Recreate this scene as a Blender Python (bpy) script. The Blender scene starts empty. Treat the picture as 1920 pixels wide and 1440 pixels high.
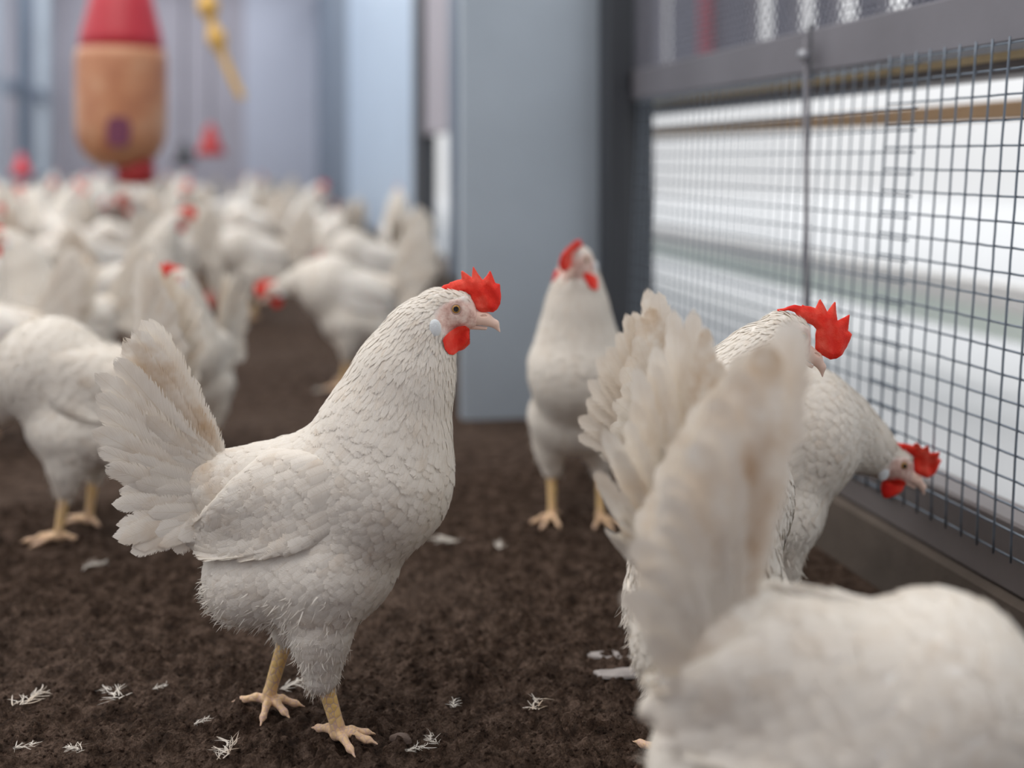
import bpy, math, random
import numpy as np
from mathutils import Vector, Matrix

# ------------------------------------------------------------------ camera, world, light
SC = bpy.context.scene
FPX, HX, HY = 2000.0, 960.0, 297.0        # focal length in px, principal column, horizon row
TH = math.radians(13.85)                  # the camera looks this far right of the wall's direction
CH = 0.516                                # camera height
FW = np.array([math.sin(TH), math.cos(TH), 0.0]); RT = np.array([math.cos(TH), -math.sin(TH), 0.0])
cam_d = bpy.data.cameras.new('camera'); cam = bpy.data.objects.new('camera', cam_d)
SC.collection.objects.link(cam); SC.camera = cam
cam.location = (0, 0, CH); cam.rotation_euler = (math.pi/2, 0, -TH)
cam_d.sensor_fit = 'HORIZONTAL'; cam_d.sensor_width = 36.0; cam_d.lens = 36.0*FPX/1920.0
cam_d.shift_y = -(720.0-HY)/1920.0
cam_d.clip_start = 0.02
cam_d.dof.use_dof = True; cam_d.dof.focus_distance = 0.945; cam_d.dof.aperture_fstop = 1.9

w = bpy.data.worlds.new('overcast_sky'); SC.world = w; w.use_nodes = True
bg = w.node_tree.nodes['Background']; _n = w.node_tree.nodes; _l = w.node_tree.links
# overcast sky: about three times as bright at the zenith as at the horizon
_tc = _n.new('ShaderNodeTexCoord'); _sp = _n.new('ShaderNodeSeparateXYZ'); _l.new(_tc.outputs['Generated'], _sp.inputs[0])
_mr = _n.new('ShaderNodeMapRange'); _mr.inputs[1].default_value = 0.0; _mr.inputs[2].default_value = 1.0; _mr.inputs[3].default_value = 0.86; _mr.inputs[4].default_value = 2.5
_l.new(_sp.outputs[2], _mr.inputs[0]); _l.new(_mr.outputs[0], bg.inputs[1]); bg.inputs[0].default_value = (0.975, 0.985, 1.0, 1)
SC.view_settings.view_transform = 'Standard'; SC.view_settings.look = 'None'
SC.view_settings.exposure = 0.0; SC.view_settings.gamma = 1.0; SC.view_settings.use_curve_mapping = False
SC.cycles.transparent_max_bounces = 40
SC.cycles.max_bounces = 8

def area_light(name, loc, target, size, size_y, power, col):
    l = bpy.data.lights.new(name, 'AREA'); l.shape = 'RECTANGLE'; l.size = size; l.size_y = size_y
    l.energy = power; l.color = col
    o = bpy.data.objects.new(name, l); SC.collection.objects.link(o); o.location = loc
    d = Vector(target)-Vector(loc); o.rotation_euler = d.to_track_quat('-Z', 'Y').to_euler()
    return o
# overhead fill lamps, added for soft top light; no real roof panels
area_light('overhead_fill', (-0.9, 1.3, 2.55), (-0.9, 1.3, 0), 3.0, 3.4, 72.0, (1.0, 0.955, 0.90))
area_light('overhead_fill', (-1.1, 5.2, 2.55), (-1.1, 5.2, 0), 3.0, 3.6, 95.0, (1.0, 0.98, 0.95))
area_light('overhead_fill', (-1.1, 9.6, 2.55), (-1.1, 9.6, 0), 3.0, 4.0, 90.0, (0.97, 0.98, 1.0))

def PX(px, py, d):
    return np.array([0, 0, CH]) + FW*d + RT*((px-HX)/FPX*d) + np.array([0, 0, -(py-HY)/FPX*d])
def GP(px, d):                       # ground point under image column px at depth d
    p = PX(px, HY, d); p[2] = 0; return p
def gdep(py): return CH*FPX/(py-HY)

# ------------------------------------------------------------------ materials
def new_mat(name):
    m = bpy.data.materials.new(name); m.use_nodes = True
    nt = m.node_tree; return m, nt, nt.nodes['Principled BSDF']
def nd(nt, t, **k):
    n = nt.nodes.new(t)
    for a, b in k.items(): setattr(n, a, b)
    return n
def math_n(nt, op, a, b=None, c=None, clamp=False):
    n = nd(nt, 'ShaderNodeMath', operation=op, use_clamp=clamp)
    for i, v in enumerate((a, b, c)):
        if v is None: continue
        if isinstance(v, (int, float)): n.inputs[i].default_value = v
        else: nt.links.new(v, n.inputs[i])
    return n.outputs[0]
def mixc(nt, f, a, b, mode='MIX'):
    n = nd(nt, 'ShaderNodeMix', data_type='RGBA', blend_type=mode)
    for i, v in ((0, f), (6, a), (7, b)):
        if isinstance(v, (int, float)): n.inputs[i].default_value = v
        elif isinstance(v, tuple): n.inputs[i].default_value = (*v, 1) if len(v) == 3 else v
        else: nt.links.new(v, n.inputs[i])
    return n.outputs[2]
def noise(nt, vec, scale, detail=3, rough=0.55):
    n = nd(nt, 'ShaderNodeTexNoise'); n.inputs['Scale'].default_value = scale
    n.inputs['Detail'].default_value = detail; n.inputs['Roughness'].default_value = rough
    if vec is not None: nt.links.new(vec, n.inputs['Vector'])
    return n
def ramp(nt, f, stops):
    n = nd(nt, 'ShaderNodeValToRGB'); nt.links.new(f, n.inputs[0])
    e = n.color_ramp.elements
    while len(e) > 1: e.remove(e[-1])
    e[0].position, e[0].color = stops[0][0], (*stops[0][1], 1)
    for p, c in stops[1:]:
        x = e.new(p); x.color = (*c, 1)
    return n.outputs[0]
def bump(nt, h, strength, dist, bsdf, chain=None):
    n = nd(nt, 'ShaderNodeBump'); n.inputs['Strength'].default_value = strength; n.inputs['Distance'].default_value = dist
    nt.links.new(h, n.inputs['Height'])
    if chain is not None: nt.links.new(chain, n.inputs['Normal'])
    if bsdf is not None: nt.links.new(n.outputs[0], bsdf.inputs['Normal'])
    return n.outputs[0]
def objco(nt): return nd(nt, 'ShaderNodeTexCoord').outputs['Object']

def simple(name, col, rough=0.6, metal=0.0, var=0.12, scale=8.0, bmp=0.1, spec=0.5, col2=None):
    m, nt, b = new_mat(name); oc = objco(nt)
    n = noise(nt, oc, scale, 5)
    c2 = col2 or tuple(c*(1-var*2) for c in col)
    c = mixc(nt, n.outputs[0], tuple(min(1, x*(1+var)) for x in col), c2)
    nt.links.new(c, b.inputs['Base Color'])
    b.inputs['Roughness'].default_value = rough; b.inputs['Metallic'].default_value = metal
    b.inputs['Specular IOR Level'].default_value = spec
    if bmp: bump(nt, noise(nt, oc, scale*8, 4).outputs[0], bmp, 0.002, b)
    return m

def feather_mat(name, frayed=True, freq=46.0, keep=0.30, tipk=2.2):
    m, nt, b = new_mat(name)
    uv = nd(nt, 'ShaderNodeUVMap'); uv.uv_map = 'UVMap'
    sep = nd(nt, 'ShaderNodeSeparateXYZ'); nt.links.new(uv.outputs[0], sep.inputs[0])
    at = nd(nt, 'ShaderNodeAttribute'); at.attribute_name = 'tint'; tint = at.outputs['Fac']
    st = nd(nt, 'ShaderNodeAttribute'); st.attribute_name = 'stain'; stain = st.outputs['Fac']
    e = math_n(nt, 'ABSOLUTE', math_n(nt, 'SUBTRACT', math_n(nt, 'MULTIPLY', sep.outputs[0], 2.0), 1.0))
    v = sep.outputs[1]
    # barbs run outward and toward the tip
    k = math_n(nt, 'SUBTRACT', math_n(nt, 'MULTIPLY', v, 1.0), math_n(nt, 'MULTIPLY', e, 0.16))
    comb = nd(nt, 'ShaderNodeCombineXYZ')
    nt.links.new(math_n(nt, 'MULTIPLY', k, freq), comb.inputs[0])
    nt.links.new(math_n(nt, 'MULTIPLY', e, 0.8), comb.inputs[1])
    nt.links.new(math_n(nt, 'MULTIPLY', tint, 97.0), comb.inputs[2])
    barb = noise(nt, comb.outputs[0], 1.0, 2).outputs[0]
    oc = objco(nt)
    big = noise(nt, oc, 14.0, 3).outputs[0]
    white = mixc(nt, big, (0.95, 0.905, 0.83), (0.89, 0.835, 0.75))
    cream = mixc(nt, math_n(nt, 'MULTIPLY', stain, math_n(nt, 'MULTIPLY', math_n(nt, 'SUBTRACT', noise(nt, oc, 38.0, 3).outputs[0], 0.36, clamp=True), 4.2), clamp=True), white, (0.60, 0.42, 0.25))
    shaft = math_n(nt, 'LESS_THAN', e, 0.035)
    c = mixc(nt, math_n(nt, 'MULTIPLY', shaft, 0.35), cream, (0.72, 0.62, 0.48))
    c = mixc(nt, math_n(nt, 'MULTIPLY', math_n(nt, 'SUBTRACT', 0.62, barb, clamp=True), 0.55), c, (0.70, 0.64, 0.57))
    nt.links.new(c, b.inputs['Base Color'])
    b.inputs['Roughness'].default_value = 0.62; b.inputs['Specular IOR Level'].default_value = 0.25
    b.inputs['Sheen Weight'].default_value = 0.15
    bn = bump(nt, barb, 0.35, 0.0008, b)
    tr = nd(nt, 'ShaderNodeBsdfTranslucent'); nt.links.new(c, tr.inputs[0])
    mx = nd(nt, 'ShaderNodeMixShader'); mx.inputs[0].default_value = 0.22
    nt.links.new(b.outputs[0], mx.inputs[1]); nt.links.new(tr.outputs[0], mx.inputs[2])
    out = nt.nodes['Material Output']
    if frayed:
        # ragged barb ends along the vane edge and the tip
        edge = math_n(nt, 'MAXIMUM', e, math_n(nt, 'SUBTRACT', math_n(nt, 'MULTIPLY', v, tipk), tipk-1.0))
        lim = math_n(nt, 'ADD', math_n(nt, 'MULTIPLY', barb, 1.0), keep)
        a = math_n(nt, 'GREATER_THAN', edge, lim)
        tp = nd(nt, 'ShaderNodeBsdfTransparent')
        m2 = nd(nt, 'ShaderNodeMixShader'); nt.links.new(a, m2.inputs[0])
        nt.links.new(mx.outputs[0], m2.inputs[1]); nt.links.new(tp.outputs[0], m2.inputs[2])
        nt.links.new(m2.outputs[0], out.inputs[0])
    else:
        nt.links.new(mx.outputs[0], out.inputs[0])
    return m

def skin_white_mat():
    m, nt, b = new_mat('hen_down_and_skin'); oc = objco(nt)
    at = nd(nt, 'ShaderNodeAttribute'); at.attribute_name = 'skin'
    n1 = noise(nt, oc, 60, 4).outputs[0]
    white = mixc(nt, n1, (0.90, 0.87, 0.82), (0.76, 0.71, 0.64))
    n2 = noise(nt, oc, 300, 5, 0.7).outputs[0]
    face = ramp(nt, noise(nt, oc, 130, 4, 0.6).outputs[0], [(0.3, (0.50, 0.27, 0.22)), (0.48, (0.72, 0.49, 0.42)), (0.62, (0.84, 0.66, 0.58))])
    c = mixc(nt, at.outputs['Fac'], white, face)
    nt.links.new(c, b.inputs['Base Color']); b.inputs['Roughness'].default_value = 0.6
    b.inputs['Specular IOR Level'].default_value = 0.3
    b.inputs['Subsurface Weight'].default_value = 0.1; b.inputs['Subsurface Radius'].default_value = (0.004, 0.0015, 0.001)
    bump(nt, n2, 0.5, 0.0009, b)
    return m
def comb_mat():
    m, nt, b = new_mat('comb_red'); oc = objco(nt)
    n1 = noise(nt, oc, 45, 4).outputs[0]
    c = ramp(nt, n1, [(0.30, (0.66, 0.012, 0.010)), (0.5, (0.86, 0.040, 0.022)), (0.70, (0.93, 0.13, 0.085))])
    nt.links.new(c, b.inputs['Base Color']); b.inputs['Roughness'].default_value = 0.5; b.inputs['Specular IOR Level'].default_value = 0.22
    b.inputs['Subsurface Weight'].default_value = 0.25; b.inputs['Subsurface Radius'].default_value = (0.008, 0.002, 0.001)
    vo = nd(nt, 'ShaderNodeTexVoronoi'); vo.inputs['Scale'].default_value = 900; nt.links.new(oc, vo.inputs['Vector'])
    bn = bump(nt, vo.outputs[0], 0.35, 0.0006, None)
    bump(nt, noise(nt, oc, 160, 3).outputs[0], 0.4, 0.0012, b, bn)
    return m
def leg_mat():
    m, nt, b = new_mat('leg_scales'); oc = objco(nt)
    mp = nd(nt, 'ShaderNodeMapping'); mp.inputs['Scale'].default_value = (1, 1, 0.8); nt.links.new(oc, mp.inputs[0])
    vo = nd(nt, 'ShaderNodeTexVoronoi', feature='DISTANCE_TO_EDGE'); vo.inputs['Scale'].default_value = 190; nt.links.new(mp.outputs[0], vo.inputs['Vector'])
    n1 = noise(nt, oc, 50, 3).outputs[0]
    c = mixc(nt, n1, (0.92, 0.58, 0.15), (0.86, 0.66, 0.36))
    c = mixc(nt, math_n(nt, 'LESS_THAN', vo.outputs[0], 0.06), c, (0.68, 0.46, 0.34))
    sp = nd(nt, 'ShaderNodeSeparateXYZ'); nt.links.new(oc, sp.inputs[0])
    lo = math_n(nt, 'SUBTRACT', 1.0, math_n(nt, 'MULTIPLY', sp.outputs[2], 38.0), clamp=True)
    c = mixc(nt, math_n(nt, 'MULTIPLY', lo, 0.6), c, (0.76, 0.50, 0.42))
    nt.links.new(c, b.inputs['Base Color']); b.inputs['Roughness'].default_value = 0.5
    bump(nt, vo.outputs[0], 0.6, 0.002, b)
    return m
def soil_mat():
    m, nt, b = new_mat('dark_soil'); oc = objco(nt)
    n0 = noise(nt, oc, 2.2, 4).outputs[0]
    n1 = noise(nt, oc, 45, 8, 0.75).outputs[0]
    n2 = noise(nt, oc, 210, 5, 0.75).outputs[0]
    c = ramp(nt, n1, [(0.36, (0.034, 0.021, 0.015)), (0.5, (0.10, 0.065, 0.047)), (0.60, (0.19, 0.132, 0.102))])
    c = mixc(nt, math_n(nt, 'MULTIPLY', math_n(nt, 'SUBTRACT', n0, 0.45, clamp=True), 3.0, clamp=True), c, mixc(nt, n1, (0.115, 0.079, 0.060), (0.25, 0.185, 0.15)))
    c = mixc(nt, n2, mixc(nt, 1.0, c, (0.20, 0.20, 0.20), 'MULTIPLY'), mixc(nt, 1.0, c, (1.9, 1.85, 1.8), 'MULTIPLY'))
    nt.links.new(c, b.inputs['Base Color']); b.inputs['Roughness'].default_value = 0.95
    b.inputs['Specular IOR Level'].default_value = 0.15
    vo = nd(nt, 'ShaderNodeTexVoronoi'); vo.inputs['Scale'].default_value = 210; nt.links.new(oc, vo.inputs['Vector'])
    bn = bump(nt, vo.outputs[0], 1.0, 0.006, None)
    bump(nt, n2, 1.0, 0.008, b, bn)
    return m

M = dict(

    feather=feather_mat('white_feathers'), strand=feather_mat('white_fluff', False), tailf=feather_mat('white_tail_feathers', True, 80.0, 0.40, 7.0),
    skin=skin_white_mat(), comb=comb_mat(), leg=leg_mat(), soil=soil_mat(),
    beak=simple('horn_beak', (0.86, 0.62, 0.51), 0.35, var=0.08, scale=60, bmp=0.05),
    lobe=simple('white_earlobe', (0.78, 0.82, 0.84), 0.5, var=0.05, scale=120, bmp=0.4),
    iris=simple('amber_iris', (0.50, 0.26, 0.06), 0.1, var=0.2, scale=600, bmp=0),
    lid=simple('eyelid_skin', (0.55, 0.36, 0.31), 0.5, var=0.15, scale=300, bmp=0.3),
    pupil=simple('black_pupil', (0.008, 0.008, 0.009), 0.05, var=0, bmp=0),
    galv=simple('galvanised_sheet', (0.46, 0.53, 0.60), 0.45, 0.2, var=0.10, scale=3, bmp=0.03),
    galv_light=simple('pale_blue_sheet', (0.55, 0.68, 0.84), 0.45, 0.2, var=0.06, scale=2, bmp=0.03),
    galv_dark=simple('dark_blue_grey_sheet', (0.20, 0.25, 0.32), 0.5, 0.2, var=0.1, scale=2, bmp=0.03),
    post=simple('dark_grey_paint', (0.055, 0.06, 0.07), 0.5, 0.2, var=0.1, scale=5, bmp=0.05),
    beam=simple('grey_paint', (0.20, 0.195, 0.22), 0.55, 0.1, var=0.15, scale=9, bmp=0.1),
    frame=simple('grey_frame_metal', (0.22, 0.20, 0.20), 0.5, 0.25, var=0.12, scale=12, bmp=0.1),
    wire=simple('zinc_wire', (0.20, 0.24, 0.29), 0.38, 0.6, var=0.1, scale=40, bmp=0.05),
    net=simple('net_wire', (0.20, 0.20, 0.24), 0.5, 0.3, var=0.1, scale=40, bmp=0),
    kerb=simple('stained_concrete', (0.125, 0.10, 0.082), 0.9, var=0.35, scale=11, bmp=0.5),
    wood=simple('brown_batten', (0.50, 0.33, 0.19), 0.7, var=0.15, scale=14, bmp=0.2),
    yellow=simple('ochre_strip', (0.78, 0.62, 0.36), 0.7, var=0.15, scale=14, bmp=0.1),
    pink=simple('pinkish_board', (0.98, 0.93, 0.88), 0.8, var=0.04, scale=6, bmp=0.1),
    green=simple('pale_green_board', (0.86, 0.92, 0.83), 0.8, var=0.04, scale=6, bmp=0.1),
    white=simple('white_wash', (0.50, 0.505, 0.51), 0.8, var=0.03, scale=3, bmp=0.1),
    endw=simple('grey_mauve_wall', (0.42, 0.40, 0.45), 0.8, var=0.12, scale=1.2, bmp=0.1),
    endl=simple('pale_grey_sheet', (0.55, 0.58, 0.68), 0.7, var=0.05, scale=1.5, bmp=0.05),
    red=simple('red_plastic', (0.60, 0.035, 0.055), 0.35, var=0.12, scale=5, bmp=0.02),
    darkred=simple('dark_red_plastic', (0.42, 0.02, 0.02), 0.4, var=0.12, scale=5, bmp=0.02),
    purple=simple('purple_sticker', (0.20, 0.05, 0.10), 0.5, var=0.2, scale=5, bmp=0.02),
    rope=simple('yellow_rope', (0.80, 0.50, 0.14), 0.8, var=0.15, scale=40, bmp=0.2),
    dung=simple('pale_droppings', (0.42, 0.38, 0.36), 0.55, var=0.3, scale=60, bmp=0.4),
    stone=simple('pinkish_clod', (0.17, 0.12, 0.095), 0.8, var=0.3, scale=60, bmp=0.4),
    bolt=simple('zinc_bolt', (0.45, 0.46, 0.50), 0.4, 0.5, var=0.05, bmp=0),
    black=simple('black_plastic', (0.02, 0.02, 0.025), 0.5, var=0.1, bmp=0),
)
def feeder_mat():
    m, nt, b = new_mat('feed_through_amber_plastic'); oc = objco(nt)
    n = noise(nt, oc, 9, 4).outputs[0]
    c = ramp(nt, n, [(0.3, (0.40, 0.15, 0.08)), (0.5, (0.55, 0.24, 0.12)), (0.7, (0.62, 0.34, 0.20))])
    nt.links.new(c, b.inputs['Base Color']); b.inputs['Roughness'].default_value = 0.35
    return m
M['feed'] = feeder_mat()

# ------------------------------------------------------------------ mesh helpers
def link(name, verts, quads, mat, parent=None, smooth=True, uv=None, attrs=None, mats=None, midx=None):
    me = bpy.data.meshes.new(name)
    verts = np.asarray(verts, dtype=np.float32)
    if isinstance(quads, np.ndarray):
        n = len(quads); k = quads.shape[1]
        me.vertices.add(len(verts)); me.vertices.foreach_set('co', verts.ravel())
        me.loops.add(n*k); me.loops.foreach_set('vertex_index', quads.astype(np.int32).ravel())
        me.polygons.add(n); me.polygons.foreach_set('loop_start', np.arange(0, n*k, k, dtype=np.int32))
        me.polygons.foreach_set('loop_total', np.full(n, k, dtype=np.int32))
        me.update(calc_edges=True)
    else:
        me.from_pydata([tuple(map(float, v)) for v in verts], [], quads); me.update()
    if uv is not None:
        l = me.uv_layers.new(name='UVMap'); vi = np.empty(len(me.loops), dtype=np.int32)
        me.loops.foreach_get('vertex_index', vi); l.data.foreach_set('uv', uv[vi].astype(np.float32).ravel())
    for k_, a in (attrs or {}).items():
        at = me.attributes.new(k_, 'FLOAT', 'POINT'); at.data.foreach_set('value', np.asarray(a, dtype=np.float32))
    for mm in (mats or [mat]): me.materials.append(mm)
    if midx is not None: me.polygons.foreach_set('material_index', np.asarray(midx, dtype=np.int32))
    if smooth: me.polygons.foreach_set('use_smooth', np.ones(len(me.polygons), dtype=bool))
    me.validate()
    o = bpy.data.objects.new(name, me); SC.collection.objects.link(o)
    if parent: o.parent = parent
    return o
def tag(o, label=None, cat=None, group=None, kind=None):
    if label: o['label'] = label
    if cat: o['category'] = cat
    if group: o['group'] = group
    if kind: o['kind'] = kind
    return o
def empty(name, loc=(0, 0, 0), rz=0.0, scale=1.0):
    o = bpy.data.objects.new(name, None); SC.collection.objects.link(o)
    o.location = tuple(float(x) for x in loc); o.rotation_euler = (0, 0, rz); o.scale = (scale,)*3
    o.empty_display_size = 0.05
    return o
def copy_tree(o, parent=None):
    c = o.copy(); SC.collection.objects.link(c)
    if parent: c.parent = parent
    for ch in list(o.children): copy_tree(ch, c)
    return c
class MB:
    def __init__(s): s.v = []; s.f = []
    def box(s, a, b, bev=0.0):
        a, b = np.minimum(a, b), np.maximum(a, b); n = len(s.v)
        if bev <= 0:
            for z in (a[2], b[2]):
                s.v += [(a[0], a[1], z), (b[0], a[1], z), (b[0], b[1], z), (a[0], b[1], z)]
            s.f += [tuple(n+i for i in q) for q in ((3, 2, 1, 0), (4, 5, 6, 7), (0, 1, 5, 4), (1, 2, 6, 5), (2, 3, 7, 6), (3, 0, 4, 7))]
        else:
            c = (np.array(a)+b)/2; h = (np.array(b)-a)/2; bev = min(bev, h.min()*0.9)
            idx = {}
            for sx in (-1, 1):
                for sy in (-1, 1):
                    for sz in (-1, 1):
                        for ax in range(3):
                            p = np.array([sx, sy, sz])*(h-bev); p[ax] = (sx, sy, sz)[ax]*h[ax]
                            idx[(sx, sy, sz, ax)] = len(s.v); s.v.append(tuple(c+p))
            for ax in range(3):
                o1, o2 = [i for i in range(3) if i != ax]
                for sg in (-1, 1):
                    q = []
                    for (p1, p2) in ((-1, -1), (1, -1), (1, 1), (-1, 1)):
                        k = [0, 0, 0]; k[ax] = sg; k[o1] = p1; k[o2] = p2; q.append(idx[(*k, ax)])
                    s.f.append(tuple(q))
            for ax in range(3):
                o1, o2 = [i for i in range(3) if i != ax]
                for p1 in (-1, 1):
                    for p2 in (-1, 1):
                        k = [0, 0, 0]; k[o1] = p1; k[o2] = p2
                        k0 = list(k); k0[ax] = -1; k1 = list(k); k1[ax] = 1
                        s.f.append((idx[(*k0, o1)], idx[(*k1, o1)], idx[(*k1, o2)], idx[(*k0, o2)]))
            for sx in (-1, 1):
                for sy in (-1, 1):
                    for sz in (-1, 1): s.f.append(tuple(idx[(sx, sy, sz, a_)] for a_ in range(3)))
    def tube(s, pts, r, seg=6, cap=True):
        pts = [np.array(p, float) for p in pts]; n0 = len(s.v); rr = r if hasattr(r, '__len__') else [r]*len(pts)
        up = None
        for i, p in enumerate(pts):
            d = pts[min(i+1, len(pts)-1)]-pts[max(i-1, 0)]; d /= np.linalg.norm(d)+1e-12
            if up is None: up = np.array([0, 0, 1.0]) if abs(d[2]) < 0.9 else np.array([1.0, 0, 0])
            x = np.cross(d, up); x /= np.linalg.norm(x); y = np.cross(x, d); up = y
            for k in range(seg):
                a = 2*math.pi*k/seg; s.v.append(tuple(p+rr[i]*(x*math.cos(a)+y*math.sin(a))))
        for i in range(len(pts)-1):
            for k in range(seg):
                k2 = (k+1) % seg; s.f.append((n0+i*seg+k, n0+i*seg+k2, n0+(i+1)*seg+k2, n0+(i+1)*seg+k))
        if cap:
            s.f.append(tuple(n0+k for k in range(seg))[::-1]); s.f.append(tuple(n0+(len(pts)-1)*seg+k for k in range(seg)))
    def lathe(s, prof, c=(0, 0, 0), seg=32, sy=1.0):
        n0 = len(s.v)
        for r, z in prof:
            for k in range(seg):
                a = 2*math.pi*k/seg; s.v.append((c[0]+r*math.cos(a), c[1]+r*math.sin(a)*sy, c[2]+z))
        for i in range(len(prof)-1):
            for k in range(seg):
                k2 = (k+1) % seg; s.f.append((n0+i*seg+k, n0+i*seg+k2, n0+(i+1)*seg+k2, n0+(i+1)*seg+k))
        s.f.append(tuple(n0+k for k in range(seg))[::-1]); s.f.append(tuple(n0+(len(prof)-1)*seg+k for k in range(seg)))
    def build(s, name, mat, parent=None, smooth=False): return link(name, s.v, s.f, mat, parent, smooth)

def surface_net(f, lo, hi, h):
    lo = np.array(lo, float); hi = np.array(hi, float)
    ax = [np.arange(lo[i], hi[i]+h, h) for i in range(3)]
    X, Y, Z = np.meshgrid(*ax, indexing='ij')
    V = f(np.stack([X.ravel(), Y.ravel(), Z.ravel()], 1)).reshape(X.shape)
    S = V < 0; nx, ny, nz = V.shape
    acc = np.zeros((nx-1, ny-1, nz-1, 3)); cnt = np.zeros((nx-1, ny-1, nz-1))
    for a in range(3):
        o = [b for b in range(3) if b != a]
        for i in (0, 1):
            for j in (0, 1):
                s0 = [None]*3; s1 = [None]*3
                s0[a] = slice(0, -1); s1[a] = slice(1, None)
                off = np.zeros(3); off[o[0]] = i; off[o[1]] = j
                for q, b in ((i, o[0]), (j, o[1])):
                    s0[b] = s1[b] = slice(q, V.shape[b]-1+q)
                v0 = V[tuple(s0)]; v1 = V[tuple(s1)]; c = (v0 < 0) != (v1 < 0)
                t = np.where(c, v0/(v0-v1+1e-20), 0)
                for b in range(3): acc[..., b] += np.where(c, t if b == a else off[b], 0)
                cnt += c
    m = cnt > 0; idx = -np.ones(cnt.shape, dtype=np.int64); idx[m] = np.arange(m.sum())
    cells = np.argwhere(m)
    verts = lo + (cells + acc[m]/cnt[m][:, None])*h
    Q = []
    for a in range(3):
        o = [b for b in range(3) if b != a]
        s0 = [slice(None)]*3; s1 = [slice(None)]*3; s0[a] = slice(0, -1); s1[a] = slice(1, None)
        c = S[tuple(s0)] != S[tuple(s1)]
        e = np.argwhere(c); ok = (e[:, o[0]] > 0) & (e[:, o[1]] > 0) & (e[:, o[0]] < V.shape[o[0]]-1) & (e[:, o[1]] < V.shape[o[1]]-1)
        e = e[ok]
        def ci(d0, d1):
            k = e.copy(); k[:, o[0]] += d0; k[:, o[1]] += d1; return idx[k[:, 0], k[:, 1], k[:, 2]]
        q = np.stack([ci(-1, -1), ci(0, -1), ci(0, 0), ci(-1, 0)], 1)
        ins = S[e[:, 0], e[:, 1], e[:, 2]]
        flip = ~ins if a != 1 else ins
        q[flip] = q[flip][:, ::-1]
        Q.append(q)
    Q = np.concatenate(Q)
    return verts, Q[(Q >= 0).all(1)]

def smin(a, b, k):
    h = np.clip(0.5+0.5*(b-a)/k, 0, 1); return b*(1-h)+a*h-k*h*(1-h)
def rcone(p, a, b, ra, rb, ky=1.0):
    a = np.array(a, float); b = np.array(b, float); q = p-a; ba = b-a
    if ky != 1.0: q = q*np.array([1, 1/ky, 1]); ba = ba*np.array([1, 1/ky, 1])
    t = np.clip((q@ba)/(ba@ba+1e-9), 0, 1)
    return np.linalg.norm(q-t[:, None]*ba, axis=1)-(ra+(rb-ra)*t)
def nrm(v): return v/(np.linalg.norm(v, axis=-1, keepdims=True)+1e-9)
def grad(f, p, h=2.0):
    g = np.empty_like(p); d = f(p)
    for i in range(3):
        q = p.copy(); q[:, i] += h; g[:, i] = f(q)-d
    return nrm(g), d
def poly_sdf(x, z, poly):
    P = np.array(poly, float); d = np.full(x.shape, 1e9); ins = np.zeros(x.shape, bool); n = len(P)
    for i in range(n):
        a, b = P[i], P[(i+1) % n]; ex, ez = b-a
        wx, wz = x-a[0], z-a[1]; t = np.clip((wx*ex+wz*ez)/(ex*ex+ez*ez+1e-12), 0, 1)
        d = np.minimum(d, np.hypot(wx-t*ex, wz-t*ez))
        c = ((a[1] > z) != (b[1] > z)); xi = a[0]+(z-a[1])*ex/(ez if abs(ez) > 1e-9 else 1e-9)
        ins ^= c & (x < xi)
    return np.where(ins, -d, d)

# ------------------------------------------------------------------ feathers
def prof_round(t): return np.clip(t/0.25+0.35, 0, 1)*np.sqrt(np.clip(1-np.clip((t-0.45)/0.55, 0, 1)**2.4, 0, 1))
def prof_long(t): return np.clip(t/0.30+0.25, 0, 1)*np.sqrt(np.clip(1-np.clip((t-0.66)/0.34, 0, 1)**2.2, 0, 1))
def prof_hackle(t): return np.clip(t/0.2+0.4, 0, 1)*np.clip(1-t**2.6, 0, 1)
def feathers(P, D, N, L, W, Mn=6, K=3, prof=prof_round, lift=(-0.5, 3.0), camber=0.12, bend=None, curl=None, sdf=None, rng=None, jag=0.0):
    n = len(P); t = np.linspace(0, 1, Mn); s = np.linspace(-1, 1, K)
    D = nrm(D); N = nrm(N-(N*D).sum(1)[:, None]*D); B = np.cross(D, N)
    bend = np.zeros(n) if bend is None else bend; curl = np.zeros(n) if curl is None else curl
    T, S_ = np.meshgrid(t, s, indexing='ij'); wv = prof(T)
    L_, W_ = L[:, None, None], W[:, None, None]*wv[None]
    jg = (1+jag*rng.standard_normal((n, Mn, K))) if (jag and rng is not None) else 1.0
    ww = W_*S_[None]*jg
    p = P[:, None, None, :] + D[:, None, None, :]*(L_*T[None])[..., None] + B[:, None, None, :]*(ww+(bend[:, None, None]*L_)*T[None]**2)[..., None]
    p = p + N[:, None, None, :]*(curl[:, None, None]*L_*T[None]**2 - camber*np.abs(W_)*S_[None]**2)[..., None]
    if sdf is not None:
        q = p.reshape(-1, 3); g, d = grad(sdf, q)
        off = (lift[0]+(lift[1]-lift[0])*T[None]+np.zeros((n, 1, 1)))
        if rng is not None: off = off+rng.uniform(-0.4, 0.5, (n, 1, 1))*(0.4+T[None])
        off = off-camber*np.abs(W_)*S_[None]**2
        p = (q+g*np.clip(off.reshape(-1)-d, -25, 25)[:, None]).reshape(p.shape)
    V = p.reshape(-1, 3); uv = np.stack([np.broadcast_to((S_+1)/2, (n, Mn, K)).ravel(), np.broadcast_to(T, (n, Mn, K)).ravel()], 1)
    i, j = np.meshgrid(np.arange(Mn-1), np.arange(K-1), indexing='ij'); a = (i*K+j).ravel()
    q = np.stack([a, a+1, a+K+1, a+K], 1); Q = (q[None]+(np.arange(n)*Mn*K)[:, None, None]).reshape(-1, 4)
    return V, Q, uv
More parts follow.
